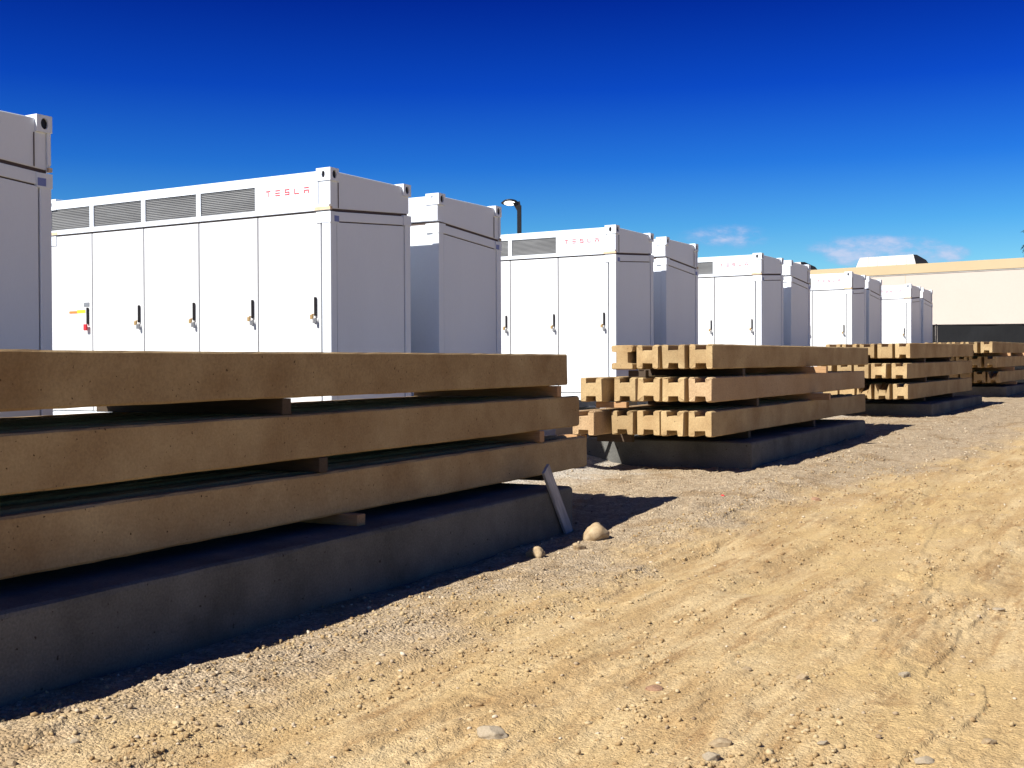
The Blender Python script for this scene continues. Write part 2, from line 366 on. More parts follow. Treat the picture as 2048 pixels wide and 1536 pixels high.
# ------------------------------------------------------------------ storage containers
CH = 2.83; CW = 1.5; CL = 4.69; M0 = 0.135; DW = 0.9238
def casting_mesh(sx, sy, top):
    """corner casting, outer corner at x=0,y=0 going to +x,+y; hollow box with oval holes"""
    X, Y, Zh = 0.15, 0.20, (0.14 if top else 0.12)
    v = []; f = []
    def face(o, e1, e2, l1, l2, hole):
        o, e1, e2 = Vector(o), Vector(e1), Vector(e2); nrm = e1.cross(e2)
        k = 20; n0 = len(v)
        if not hole:
            v.extend(tuple(p) for p in (o, o + e1 * l1, o + e1 * l1 + e2 * l2, o + e2 * l2)); f.append((n0, n0 + 1, n0 + 2, n0 + 3)); return
        rx, ry = hole
        ring = []; cx, cy = l1 / 2, l2 / 2
        for i in range(k):
            a = 2 * math.pi * (i + 0.5) / k; c, s = math.cos(a), math.sin(a)
            t = min(cx / abs(c) if abs(c) > 1e-6 else 9, cy / abs(s) if abs(s) > 1e-6 else 9)
            ring.append(((cx + t * c, cy + t * s), (cx + rx * c, cy + ry * s)))
        # snap nearest outer points to corners
        for qx in (0, l1):
            for qy in (0, l2):
                bi = min(range(k), key=lambda i: (ring[i][0][0] - qx) ** 2 + (ring[i][0][1] - qy) ** 2)
                ring[bi] = ((qx, qy), ring[bi][1])
        inn = e1.cross(e2) * 0.018
        ctr = Vector((X / 2, Y / 2, -Zh / 2))
        if (ctr - o).dot(inn) < 0: inn = -inn
        for (p, q) in ring:
            v.append(tuple(o + e1 * p[0] + e2 * p[1])); v.append(tuple(o + e1 * q[0] + e2 * q[1])); v.append(tuple(o + e1 * q[0] + e2 * q[1] + inn))
        for i in range(k):
            j = (i + 1) % k
            f.append((n0 + 3 * i, n0 + 3 * j, n0 + 3 * j + 1, n0 + 3 * i + 1)); f.append((n0 + 3 * i + 1, n0 + 3 * j + 1, n0 + 3 * j + 2, n0 + 3 * i + 2))
    h = Zh
    face((0, 0, -h), (1, 0, 0), (0, 0, 1), X, h, (0.036, 0.046) if top else None)      # end face
    face((0, 0, -h), (0, 1, 0), (0, 0, 1), Y, h, (0.024, 0.040) if top else None)      # long face
    face((0, 0, 0), (1, 0, 0), (0, 1, 0), X, Y, (0.03, 0.055) if top else None)
    face((0, 0, -h), (1, 0, 0), (0, 1, 0), X, Y, None)
    face((X, 0, -h), (0, 1, 0), (0, 0, 1), Y, h, None)
    face((0, Y, -h), (1, 0, 0), (0, 0, 1), X, h, None)
    v2 = [(x * sx, y * sy, z) for x, y, z in v]
    me = bpy.data.meshes.new('corner_casting'); me.from_pydata(v2, [], f); return me

def seam(x): return -0.46 + (0.105) * x / CW       # underside of the roof unit, sloping up to the back
def letter_meshes():
    H = 0.066; h = 0.034; s = 0.0115; zc = -0.225; t0, t1 = zc - H / 2, zc + H / 2; mid = zc
    def L(c, *bars):
        mb = MB()
        for z0, z1, l0, l1 in bars: mb.box(-0.0035, -0.0015, c - l1, c - l0, z0, z1)
        return mb
    return [L(0.895, (t1 - s, t1, -h, h), (t0, t1 - s * 1.5, -s / 2, s / 2)),
            L(0.755, (t1 - s, t1, -h, h), (mid - s / 2, mid + s / 2, -h, h), (t0, t0 + s, -h, h)),
            L(0.615, (t1 - s, t1, -h, h), (mid - s / 2, mid + s / 2, -h, h), (t0, t0 + s, -h, h), (mid + s / 2, t1 - s, -h, -h + s), (t0 + s, mid - s / 2, h - s, h)),
            L(0.475, (t0, t0 + s, -h, h), (t0 + s, t1, -h, -h + s)),
            L(0.335, (t1 - s, t1, -h, h), (mid - s / 2, mid + s / 2, -h, h), (t0, mid - s / 2, -h, -h + s), (t0, mid - s / 2, h - s, h))]
def make_container():
    r = empty('storage_container', (0, 0, 0)); T = CH        # origin at bottom of front right corner; z local = T + (depth below top)
    zb = -2.72
    def P(mb, name, mat, parent=r, bevel=0): return mb.build(name, mat, parent, bevel, loc=(0, 0, T) if parent is r else None)
    # inner core / body
    b = MB()
    b.prism_y([(0.045, zb), (CW - 0.012, zb), (CW - 0.012, seam(CW) - 0.03), (0.045, seam(0.045) - 0.03)], 0.035, CL - 0.035)
    core = P(b, 'body', M_white)
    g = MB(); g.prism_y([(0.03, seam(0.03) - 0.035), (CW - 0.03, seam(CW - 0.03) - 0.035), (CW - 0.03, seam(CW) + 0.02), (0.03, seam(0) + 0.02)], 0.03, CL - 0.03)
    P(g, 'gasket', M_dark)
    # frame: corner posts, top and bottom rails
    for (x0, x1) in ((0.0, 0.11), (CW - 0.11, CW)):
        for (y0, y1) in ((0.0, M0 - 0.012), (CL - 0.10, CL)):
            f = MB(); f.prism_y([(x0, zb), (x1, zb), (x1, seam(x1) - 0.022), (x0, seam(x0) - 0.022)], y0, y1)
            P(f, 'corner_post', M_white, bevel=0.006)
    for y0, y1 in ((0.006, 0.034), (CL - 0.034, CL - 0.006)):
        f = MB(); f.prism_y([(0.11, seam(0.11) - 0.125), (CW - 0.11, seam(CW - 0.11) - 0.125), (CW - 0.11, seam(CW - 0.11) - 0.022), (0.11, seam(0.11) - 0.022)], y0, y1)
        P(f, 'top_rail', M_white, bevel=0.003)
        e = MB(); e.prism_y([(0.124, zb + 0.09), (CW - 0.124, zb + 0.09), (CW - 0.124, seam(CW - 0.124) - 0.139), (0.124, seam(0.124) - 0.139)], y0 + 0.004, y1 - 0.004)
        P(e, 'end_panel', M_white, bevel=0.003)
        gk = MB(); yy = y0 + 0.022 if y0 < 1 else y0 - 0.002
        gk.prism_y([(0.108, zb + 0.05), (CW - 0.108, zb + 0.05), (CW - 0.108, seam(CW - 0.1) - 0.12), (0.108, seam(0.1) - 0.12)], yy, yy + 0.006)
        P(gk, 'panel_gasket', M_dark)
        rl = MB(); rl.box(0.11, CW - 0.11, y0, y1, zb, zb + 0.078); P(rl, 'bottom_rail', M_white, bevel=0.003)
    bk = MB(); bk.box(0.04, 0.046, M0 - 0.02, CL - 0.08, zb + 0.01, -0.5); P(bk, 'door_gasket', M_dark)
    # doors
    dm = MB(); dm.box(0.004, 0.038, 0.0085, DW - 0.0085, zb + 0.012, -0.484)
    dme = dm.mesh('door', 0.004)
    hm = MB(); hm.box(-0.024, 0.002, 0.064, 0.089, -1.62, -1.41)
    hme = hm.mesh('handle', 0.005)
    pk = MB(); pk.box(-0.055, -0.028, 0.083, 0.118, -1.655, -1.605); pk.tube((-0.03, 0.075, -1.60), (-0.045, 0.10, -1.60), 0.006, k=8)
    pkm = pk.mesh('padlock', 0.003)
    sk = MB(); sk.box(-0.055, -0.026, 0.052, 0.082, -1.70, -1.645); sk.tube((-0.03, 0.06, -1.62), (-0.04, 0.066, -1.65), 0.006, k=8)
    skm = sk.mesh('lock_body', 0.003)
    dm = MB(); dm.box(0.004, 0.038, 0.0085, CL - M0 - 4 * DW - 0.012, zb + 0.012, -0.484)
    dme5 = dm.mesh('door', 0.004)
    for i in range(5):
        d = link('door', dme if i < 4 else dme5, M_white2, r, (0, M0 + i * DW, T))
        hh = link('handle', hme, M_black, d); 
        if i < 4:
            link('padlock', pkm, M_brass, d); link('lock_body', skm, M_steel, d)
        else:
            t = MB(); t.box(-0.050, -0.026, 0.055, 0.11, -1.70, -1.62); t.build('red_tag', M_redtag, d, 0.003)
            t = MB(); t.box(-0.002, 0.003, 0.055, 0.155, -1.395, -1.345); t.build('dark_plate', M_steel, d)
            t = MB(); t.box(-0.001, 0.003, 0.13, 0.28, -1.475, -1.435); t.build('yellow_sticker', M_yellow, d)
            t = MB(); t.box(-0.0015, 0.003, 0.28, 0.43, -1.475, -1.447); t.build('orange_sticker', M_orange, d)
    # roof unit
    top = -0.03
    louv_top, louv_bot = -0.135, -0.405
    ru = MB()
    ru.prism_y([(0.035, seam(0.035) + 0.012), (CW - 0.004, seam(CW) + 0.012), (CW - 0.004, top), (0.035, top)], 0.02, CL - 0.02)
    roof = P(ru, 'roof_unit', M_white, bevel=0.006)
    fr = MB()
    yl = [M0 + DW * i for i in range(5)] + [CL - 0.04]
    fr.box(0.0, 0.033, 0.17, CL - 0.17, louv_top, top)                     # upper strip
    fr.box(-0.004, 0.033, 0.02, CL - 0.02, seam(0), louv_bot)              # lower ledge
    fr.box(0.0, 0.033, 0.17, yl[1] - 0.002, louv_bot, louv_top)            # lettered panel
    for i in range(1, 5): fr.box(0.0, 0.033, yl[i] - 0.0 if i == 1 else yl[i] - 0.035, yl[i] + 0.035, louv_bot, louv_top)
    fr.box(0.0, 0.033, yl[5] - 0.05, CL - 0.006, louv_bot, louv_top)
    P(fr, 'front_frame', M_white, bevel=0)
    for y0, y1 in ((0.004, 0.165),):              # recessed corner cheeks under the castings
        ck = MB(); ck.box(0.004, 0.033, y0, y1, louv_bot, -0.142); P(ck, 'corner_cheek', M_white, bevel=0.003)
    lm = MB(); lw = DW - 0.07
    lm.box(0.018, 0.032, 0, lw, louv_bot, louv_top)
    nb = 13
    for k in range(nb):
        z = louv_bot + (k + 0.5) * (louv_top - louv_bot) / nb
        lm.hexa([(0.011, 0, z - 0.009), (0.0185, 0, z - 0.003), (0.0185, lw, z - 0.003), (0.011, lw, z - 0.009), (0.011, 0, z - 0.004), (0.0185, 0, z + 0.004), (0.0185, lw, z + 0.004), (0.011, lw, z - 0.004)])
    lme = lm.mesh('louver')
    lm5 = MB(); lw = yl[5] - yl[4] - 0.085
    lm5.box(0.018, 0.032, 0, lw, louv_bot, louv_top)
    for k in range(nb):
        z = louv_bot + (k + 0.5) * (louv_top - louv_bot) / nb
        lm5.hexa([(0.011, 0, z - 0.009), (0.0185, 0, z - 0.003), (0.0185, lw, z - 0.003), (0.011, lw, z - 0.009), (0.011, 0, z - 0.004), (0.0185, 0, z + 0.004), (0.0185, lw, z + 0.004), (0.011, lw, z - 0.004)])
    link('louver', lm5.mesh('louver'), M_louv, r, (0, yl[4] + 0.035, T))
    for i in range(1, 4): link('louver', lme, M_louv, r, (0, yl[i] + 0.035, T))
    for q in letter_meshes(): P(q, 'letter', M_red)
    # end cheek: vertical joint beside the posts and cream sealant at the corners
    for y0 in (0.012, CL - 0.018):
        ec = MB(); ec.prism_y([(0.153, seam(0.15) + 0.02), (0.160, seam(0.16) + 0.02), (0.160, -0.15), (0.153, -0.15)], y0, y0 + 0.006)
        P(ec, 'joint', M_dark)
    for y0, y1 in ((-0.003, 0.22), (CL - 0.22, CL + 0.003)):
        s = MB(); s.prism_y([(-0.007, seam(0) + 0.000), (0.03, seam(0.03) + 0.0), (0.03, seam(0) + 0.035), (-0.007, seam(0) + 0.035)], y0, y1); P(s, 'sealant', M_seal)
    # castings: upper and lower sets
    for top_, z in ((True, 0.0), (False, None)):
        for sx, x in ((1, -0.006), (-1, CW + 0.006)):
            for sy, y in ((1, -0.006), (-1, CL + 0.006)):
                zz = 0.0 if top_ else seam(0 if sx > 0 else CW) - 0.018
                me = casting_mesh(sx, sy, top_)
                cc = link('corner_casting', me, M_white, r, (x, y, T + zz))
                if top_:
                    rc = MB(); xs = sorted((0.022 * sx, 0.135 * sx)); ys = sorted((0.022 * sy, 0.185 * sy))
                    rc.box(xs[0], xs[1], ys[0], ys[1], -0.125, -0.018); rc.build('casting_hole_shade', M_black, cc)  # black box inside the casting paints the shade seen through its holes
    lc = [(1, -0.006, 1, -0.006), (-1, CW + 0.006, 1, -0.006), (1, -0.006, -1, CL + 0.006), (-1, CW + 0.006, -1, CL + 0.006)]
    # skid
    s = MB(); s.box(0.02, 0.12, 0.0, CL, -2.83, zb); s.box(CW - 0.12, CW - 0.02, 0.0, CL, -2.83, zb)
    s.box(0.12, CW - 0.12, 0.0, 0.1, -2.83, zb); s.box(0.12, CW - 0.12, CL - 0.1, CL, -2.83, zb); P(s, 'skid', M_white)
    for y0 in (-0.0085, CL + 0.0065):
        st = MB(); st.box(0.06, 0.14, y0, y0 + 0.002, -0.585, -0.52); P(st, 'blue_sticker', M_blue)
    for yy in (0.25, CL / 2, CL - 0.35):                                   # feet on the slab
        f = MB(); f.box(0.15, CW - 0.15, yy, yy + 0.12, -3.06, -2.835); P(f, 'foot', M_steel)
    return r
proto = make_container()
PHI = math.radians(90) - TH
B0 = -8.2814
rowA = [(10.124, 2.246), (17.302, 2.371), (24.474, 2.524), (31.832, 2.645), (39.047, 2.765)]
rowB = [(5.019, 2.131), (12.226, 2.234), (19.355, 2.376), (26.543, 2.532), (33.668, 2.634), (40.922, 2.751)]
orderw = ['nearest', 'second', 'third', 'fourth', 'farthest']
first = True
LA = ['large white container with red TESLA lettering and five padlocked doors, beside the overlapping dark container',
      'white container with red TESLA lettering standing in front of the lamp post',
      'white container with TESLA lettering in the middle pair, right of the small cloud',
      'small white lettered container in the pair just left of the rightmost pair',
      'smallest white lettered container, front one of the rightmost pair by the cream building']
LB = ['shaded white container cut off by the left edge of the picture',
      'plain-backed white container directly behind the largest lettered one, left of the lamp post',
      'plain-backed white container behind the second lettered one, right of the lamp post',
      'plain-backed white container under the dark dome shape in the middle pair',
      'plain-backed container at the back of the fourth pair, before the cream building',
      'rearmost white container at the right end of the row, touching the black fence in view']
GRP = 'white battery containers set out in pairs'
for i, (a, zt) in enumerate(rowA):
    o = proto if first else copy_tree(proto); first = False
    p = site(a, B0, zt - CH); o.location = p; o.rotation_euler = (0, 0, PHI)
    tag(o, LA[i], 'container', GRP)
Vv = -Bx
for i, (a, zt) in enumerate(rowB):
    o = copy_tree(proto)
    p = site(a + CW, B0, zt - CH) + Vv * CL; o.location = p; o.rotation_euler = (0, 0, PHI + math.pi)
    tag(o, LB[i], 'container', GRP)
# slabs under the pairs
def site_box(a0, a1, b0, b1, z0, z1, name, mat, bevel=0.015):
    mb = MB(); ln = a1 - a0; wd = b1 - b0
    mb.box(0, ln, 0, wd, z0 - z1, 0)      # local x=a, y=-b
    me = mb.mesh(name, bevel, 2); o = link(name, me, mat); o.location = site(a0, b1, z1); o.rotation_euler = (0, 0, PHI); return o
slabl = ['pale concrete slab under the left-edge container', 'pale concrete slab under the largest lettered container pair', 'pale concrete slab under the second container pair behind the stacked beams',
         'pale concrete slab under the middle container pair', 'pale concrete slab under the fourth container pair', 'pale concrete slab under the rightmost container pair']
for i in range(6):
    if i == 0: a0, zt = 2.9, 2.131
    else: a0, zt = rowA[i - 1]
    o = site_box(a0 - (2.7 if i else 0.5), a0 + 2 * CW + 0.6 + 0.5, B0 - CL - 0.4, B0 + 0.35, zt - 3.75, zt - 3.06, 'container_slab', M_padw)
    tag(o, slabl[i], 'slab', 'slabs under the container pairs')

# ------------------------------------------------------------------ stored beams
def beam_profile(W=0.31, H=0.305, nw=0.15, ntop=0.066, nbot=0.068, ch=0.011, flare=0.001):
    """ordered outline of the H section in (y,z), y from 0 (front face) to W, top z=0; doubled corner points keep edges crisp"""
    a = (W - nw) / 2
    pts = [(0, -H, 1), (0, 0, 1), (a, 0, 1)]
    if ntop > 0: pts += [(a + flare, -ntop, 0), (W - a - flare, -ntop, 0)]
    pts += [(W - a, 0, 1), (W, 0, 1), (W, -H, 1)]
    pts += [(W - a, -H, 1)]
    if nbot > 0: pts += [(W - a - flare, -H + nbot, 0), (a + flare, -H + nbot, 0)]
    pts += [(a, -H, 1)]
    out = []
    n = len(pts)
    for i in range(n):
        p = Vector(pts[i][:2]); q0 = Vector(pts[i - 1][:2]); q1 = Vector(pts[(i + 1) % n][:2])
        if pts[i][2]:
            out.append(p + (q0 - p).normalized() * ch); out.append(p + (q1 - p).normalized() * ch)
        else: out.append(p)
    return out
def beam_mesh(length, seed, rot90=False, nbot=0.066, chip=0.0, W=0.31, H=0.305, step=0.12):
    rnd = random.Random(seed)
    prof = beam_profile(W, H, nbot=nbot, ch=0.008 + 0.006 * rnd.random())
    if rot90:
        c = Vector((W / 2, -H / 2)); prof = [Vector((c.x + (p.y - c.y), c.y - (p.x - c.x))) for p in prof]
    n = len(prof); ns = max(3, int(length / step)); v = []; f = []
    jit = [[rnd.uniform(-1, 1) for _ in range(n)] for _ in range(ns + 1)]
    ph = rnd.uniform(0, 6); c = Vector((W / 2, -H / 2))
    for i in range(ns + 1):
        x = length * i / ns
        if i == 1: x = 0.03
        if i == ns - 1: x = length - 0.03
        e = 1.0 if i in (0, ns) else 0.0
        wob = 0.0018 * math.sin(x * 1.6 + ph) + 0.001 * math.sin(x * 5.3 + ph * 2)
        for k, p in enumerate(prof):
            d = (p - c).normalized(); q = p + d * (jit[i][k] * 0.0022 + wob)
            if e: q = q - d * (0.006 + 0.010 * abs(jit[i][k]))
            z = q.y; y = q.x
            if chip and x < chip:
                lim = -H * (0.42 + 0.25 * abs(math.sin(k * 1.7 + seed)) - 0.3 * x / chip)
                z = min(z, lim) if not (k % 7 == 3) else z
            xe = x + (0.008 * jit[0][(k * 5) % n] if e else 0)
            v.append((xe, -y, z))
    for i in range(ns):
        for k in range(n):
            k2 = (k + 1) % n
            f.append((i * n + k, (i + 1) * n + k, (i + 1) * n + k2, i * n + k2))
    f.append(tuple(reversed(range(n)))); f.append(tuple(ns * n + k for k in range(n)))
    me = bpy.data.meshes.new('concrete_beam'); me.from_pydata(v, [], f)
    bm = bmesh.new(); bm.from_mesh(me)
    bmesh.ops.recalc_face_normals(bm, faces=bm.faces)
    bmesh.ops.triangulate(bm, faces=[q for q in bm.faces if len(q.verts) > 4])
    bm.to_mesh(me); bm.free(); return me
# local beam frame: x along the stack direction, -y to the right is the front; beams are laid from the front backwards (+y)
STK = {
 1: dict(P=(-2.53, 5.85), yaw=27.95, name='nearest', tops=[.122, -.297, -.709], sl=[.0080, .0085, .0080], start=[-1.9, -1.95, -1.85], end=[6.585, 6.85, 7.027],
         offs=[[0, .33, .665, 1.0, 1.335], [0, .335, .67, 1.0, 1.34], [0, .33, .66, 1.0, 1.33]]),
 2: dict(P=(2.45, 14.45), yaw=30.3, name='second', tops=[.333, -.075, -.494], sl=[.0100, .0095, .0105], start=[0.0, -0.02, -0.03], end=[7.78, 7.53, 7.58],
         offs=[[0, .345, .725, 1.045], [0, .36, .685, 1.0, 1.385], [0, .36, .70, 1.04, 1.47]]),
 3: dict(P=(7.95, 23.65), yaw=32.0, name='third', tops=[.547, .145, -.268], sl=[.015, .014, .014], start=[0.05, -0.22, -0.12], end=[6.4, 6.25, 6.2],
         offs=[[0, .35, .725, 1.06, 1.40], [0, .42, .76, 1.10, 1.5], [0, .36, .74, 1.08, 1.42]]),
 4: dict(P=(13.2, 32.3), yaw=31.0, name='farthest', tops=[.772, .373, -.050], sl=[.012, .012, .012], start=[-0.5, 0.05, 0.55], end=[7.2, 7.3, 7.5],
         offs=[[0, .39, .75, 1.10, 1.45], [0, .39, .74, 1.09, 1.44], [0, .36, .72, 1.08, 1.42]]),
}
posw = ['front', 'second from the front', 'middle', 'fourth from the front', 'rearmost']
layw = ['top', 'middle', 'bottom']
stw = {1: 'big stack in the left foreground', 2: 'second stack, with the H-shaped ends facing the camera', 3: 'third stack near the right edge', 4: 'farthest stack, cut off by the right edge'}
short = {1: 'left stack', 2: 'second stack', 3: 'third stack', 4: 'farthest stack'}
cnt = 0
for s, S in STK.items():
    ya = math.radians(90 - S['yaw'])
    dirv = Vector((math.sin(math.radians(S['yaw'])), math.cos(math.radians(S['yaw'])), 0))
    bkv = Vector((-math.cos(math.radians(S['yaw'])), math.sin(math.radians(S['yaw'])), 0))
    for L in range(3):
        for k, off in enumerate(S['offs'][L]):
            rnd = random.Random(s * 100 + L * 10 + k)
            st, en = S['start'][L], S['end'][L]
            if k: st += rnd.uniform(-0.05, 0.06); en += rnd.uniform(-0.12, 0.08)
            rot = (s == 2 and L == 0 and k == 3)
            nb = 0.0 if (s == 3 and L == 0 and k == 1) else 0.066
            chip = 0.30 if ((s == 3 and L == 2 and k in (1, 2)) or (s == 4 and L == 2 and k == 0)) else 0.0
            if s == 2 and k == 4: st -= 0.22
            Hh = 0.305 + (0.006 if L == 2 else 0)
            me = beam_mesh(en - st, cnt + 5, rot, nb, chip, 0.31 - (0.0 if k else 0), Hh, 0.12 if s < 3 else 0.3)
            o = link('concrete_beam', me, M_beam2 if (s == 2 and ((L == 1 and k == 0) or (L == 2 and k == 4))) else M_beam)
            p = Vector((S['P'][0], S['P'][1], S['tops'][L])) + dirv * st + bkv * off + Vector((0, 0, S['sl'][L] * st))
            o.location = p
            # local axes: x -> dirv, -y -> ... mesh y runs 0..-W for the front face at y=0; flip so it runs backwards
            o.rotation_euler = (0, -math.atan(S['sl'][L]), ya + (0 if k == 0 else rnd.uniform(-0.003, 0.003)))
            me.transform(Matrix.Scale(-1, 4, (0, 1, 0))); me.flip_normals()
            pw = posw[k] if k < len(S['offs'][L]) - 1 else 'rearmost'
            if rot: pw = 'sideways-turned rearmost'
            nm = 'H-section' if nb else 'flat-bottomed'
            if chip: nm = 'broken-ended'
            lab = f"tan {nm} concrete beam, {pw}, {layw[L]} layer of the {short[s]}"
            tag(o, lab, 'concrete beam', f'concrete beams in the {short[s]}')
            cnt += 1

# timber spacers between the layers: (stack, gap above layer index, t along, front overhang, length, material, height z of bottom)
def spacer(s, gap, t, over, length, mat, hgt, wd=0.09, lab=''):
    S = STK[s]; dirv = Vector((math.sin(math.radians(S['yaw'])), math.cos(math.radians(S['yaw'])), 0)); bkv = Vector((-dirv.y, dirv.x, 0))
    if gap < 2: zb = S['tops'][gap + 1] + S['sl'][gap + 1] * t; zt = S['tops'][gap] - 0.305 + S['sl'][gap] * t
    else: zt = S['tops'][2] - 0.311 + S['sl'][2] * t; zb = zt - hgt
    if gap < 2: zb += 0.003; zt -= 0.003
    mb = MB(); mb.box(-wd / 2, wd / 2, 0, length, 0, zt - zb); me = mb.mesh('timber_spacer', 0.004)
    o = link('timber_spacer', me, mat); o.location = Vector((S['P'][0], S['P'][1], zb)) + dirv * t - bkv * over
    o.rotation_euler = (0, 0, math.radians(90 - S['yaw']) + random.Random(t).uniform(-0.03, 0.03))
    tag(o, lab, 'timber block', f'timber spacers in the {short[s]}')
gapn = {0: 'under the top layer', 1: 'under the middle layer', 2: 'under the bottom layer'}
spl = [
 (1, 0, 2.25, -0.02, 1.7, M_wood_shade, 'dark timber spacer {g} of the left stack, with a lit sliver'),
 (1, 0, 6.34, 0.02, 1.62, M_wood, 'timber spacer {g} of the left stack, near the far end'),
 (1, 1, 2.62, 0.0, 1.7, M_wood_shade, 'brown timber spacer {g} of the left stack, left of centre'),
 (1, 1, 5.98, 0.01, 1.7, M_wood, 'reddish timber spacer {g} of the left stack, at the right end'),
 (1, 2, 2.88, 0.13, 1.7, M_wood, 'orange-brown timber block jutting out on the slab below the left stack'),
 (1, 2, 6.3, -0.12, 1.5, M_wood_shade, 'dark timber block {g} of the left stack, hidden at the far end'),
 (1, 0, -1.2, -0.02, 1.7, M_wood_shade, 'dark timber spacer {g} of the left stack, beyond the left edge'),
 (1, 1, -1.2, -0.02, 1.7, M_wood_shade, 'dark timber spacer {g} of the left stack, beyond the left edge'),
 (2, 0, 1.20, -0.02, 1.5, M_wood_shade, 'dull timber spacer {g} of the second stack, toward the H-shaped ends'),
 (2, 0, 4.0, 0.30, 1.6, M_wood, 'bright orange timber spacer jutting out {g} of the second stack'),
 (2, 1, 1.76, -0.02, 1.6, M_wood_shade, 'dull timber spacer {g} of the second stack, toward the H-shaped ends'),
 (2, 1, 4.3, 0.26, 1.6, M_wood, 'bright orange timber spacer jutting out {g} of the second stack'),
 (2, 2, 1.53, -0.06, 1.6, M_wood_shade, 'dark timber block on the slab {g} of the second stack, near one'),
 (2, 2, 4.38, 0.0, 1.6, M_wood_shade, 'dark timber block on the slab {g} of the second stack, far one'),
 (3, 0, 1.3, 0.0, 1.6, M_wood_shade, 'dull timber spacer {g} of the third stack, left one'),
 (3, 0, 3.7, 0.0, 1.6, M_wood_shade, 'dull timber spacer {g} of the third stack, right one'),
 (3, 1, 1.4, 0.0, 1.6, M_wood_shade, 'dull timber spacer {g} of the third stack, left one'),
 (3, 1, 3.6, 0.0, 1.6, M_wood_shade, 'dull timber spacer {g} of the third stack, right one'),
 (3, 2, 1.5, -0.05, 1.6, M_wood_shade, 'dark timber block on the slab {g} of the third stack, left one'),
 (3, 2, 4.0, 0.0, 1.6, M_wood_shade, 'dark timber block on the slab {g} of the third stack, right one'),
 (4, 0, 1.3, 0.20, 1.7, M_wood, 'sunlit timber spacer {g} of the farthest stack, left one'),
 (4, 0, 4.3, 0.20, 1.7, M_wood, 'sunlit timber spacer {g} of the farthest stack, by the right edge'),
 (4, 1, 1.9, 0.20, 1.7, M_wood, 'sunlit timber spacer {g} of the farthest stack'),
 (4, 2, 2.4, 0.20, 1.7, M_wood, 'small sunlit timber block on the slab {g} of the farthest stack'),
]
for s, g, t, ov, ln, mt, lb in spl:
    spacer(s, g, t, ov, ln, mt, 0.112 if s == 2 else 0.082, 0.13 if s == 4 else 0.095, lb.format(g=gapn[g]))
# two blocks that show at the near ends of the second stack
def loose_block(loc, rz, dims, mat, lab, nm='timber_spacer'):
    mb = MB(); mb.box(-dims[0] / 2, dims[0] / 2, -dims[1] / 2, dims[1] / 2, 0, dims[2]); o = mb.build(nm, mat, None, 0.004)
    o.location = loc; o.rotation_euler = (0, 0, rz); tag(o, lab, 'timber block', 'timber spacers in the second stack'); return o
S2 = STK[2]; d2 = Vector((math.sin(math.radians(30.3)), math.cos(math.radians(30.3)), 0)); k2 = Vector((-d2.y, d2.x, 0)); P2 = Vector((2.45, 14.45, 0))
rz2 = math.radians(90 - 30.3)
loose_block(P2 + k2 * 1.04 + d2 * 0.12 + Vector((0, 0, -0.071)), rz2, (0.1, 0.24, 0.088), M_wood_shade, 'pale short timber block beneath the sideways-turned beam of the second stack')
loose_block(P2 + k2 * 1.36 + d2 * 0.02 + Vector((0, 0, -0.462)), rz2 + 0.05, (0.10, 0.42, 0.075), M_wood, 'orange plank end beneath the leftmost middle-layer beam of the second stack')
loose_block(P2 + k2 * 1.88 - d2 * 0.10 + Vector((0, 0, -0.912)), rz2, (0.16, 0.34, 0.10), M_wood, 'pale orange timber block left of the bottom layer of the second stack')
loose_block(P2 + k2 * 1.45 + d2 * 0.3 + Vector((0, 0, -0.912)), rz2, (0.09, 0.5, 0.11), M_wood_shade, 'short timber block beneath the leftmost bottom-layer beam of the second stack')

# ------------------------------------------------------------------ foundation slabs carrying the stacks
def pad(corner, yaw, start, length, width, hgt, slope, lab):
    ya = math.radians(90 - yaw); d = Vector((math.sin(math.radians(yaw)), math.cos(math.radians(yaw)), slope))
    rnd = random.Random(lab); nseg = 40; v = []; f = []
    prof = [(0, -hgt), (0.0, -0.035), (0.006, -0.012), (0.028, 0.0), (width - 0.02, 0.0), (width, -0.02), (width, -hgt)]
    n = len(prof)
    for i in range(nseg + 1):
        x = length * i / nseg
        if i == 1: x = 0.02
        if i == nseg - 1: x = length - 0.02
        for k, (y, z) in enumerate(prof):
            e = 0.012 if i in (0, nseg) else 0
            zz = z - (e if k in (2, 3, 4, 5) else 0); j = rnd.uniform(-1, 1) * 0.003
            v.append((x + (0.0), y + (0.002 * rnd.uniform(-1, 1) if k < 4 else 0), zz + (j if 0 < k < 4 else 0)))
    for i in range(nseg):
        for k in range(n - 1): f.append((i * n + k, i * n + k + 1, (i + 1) * n + k + 1, (i + 1) * n + k))
    f.append(tuple(range(n))); f.append(tuple(nseg * n + k for k in reversed(range(n))))
    me = bpy.data.meshes.new('foundation_slab'); me.from_pydata(v, [], f)
    bm = bmesh.new(); bm.from_mesh(me); bmesh.ops.recalc_face_normals(bm, faces=bm.faces); bm.to_mesh(me); bm.free()
    o = link('foundation_slab', me, M_pad); o.location = Vector(corner) + d * start
    o.rotation_euler = (0, -math.atan(slope), ya); tag(o, lab, 'foundation slab', 'foundation slabs under the beam stacks'); return o
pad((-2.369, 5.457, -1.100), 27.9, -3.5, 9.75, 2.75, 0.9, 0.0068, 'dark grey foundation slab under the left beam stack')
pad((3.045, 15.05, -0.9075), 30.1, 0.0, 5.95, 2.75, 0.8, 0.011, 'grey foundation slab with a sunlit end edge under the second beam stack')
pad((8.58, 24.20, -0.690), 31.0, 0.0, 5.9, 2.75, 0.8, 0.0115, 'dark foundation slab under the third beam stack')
pad((13.83, 33.11, -0.47), 31.0, 0.0, 6.0, 2.75, 0.8, 0.01, 'foundation slab with a white lit end under the farthest beam stack')

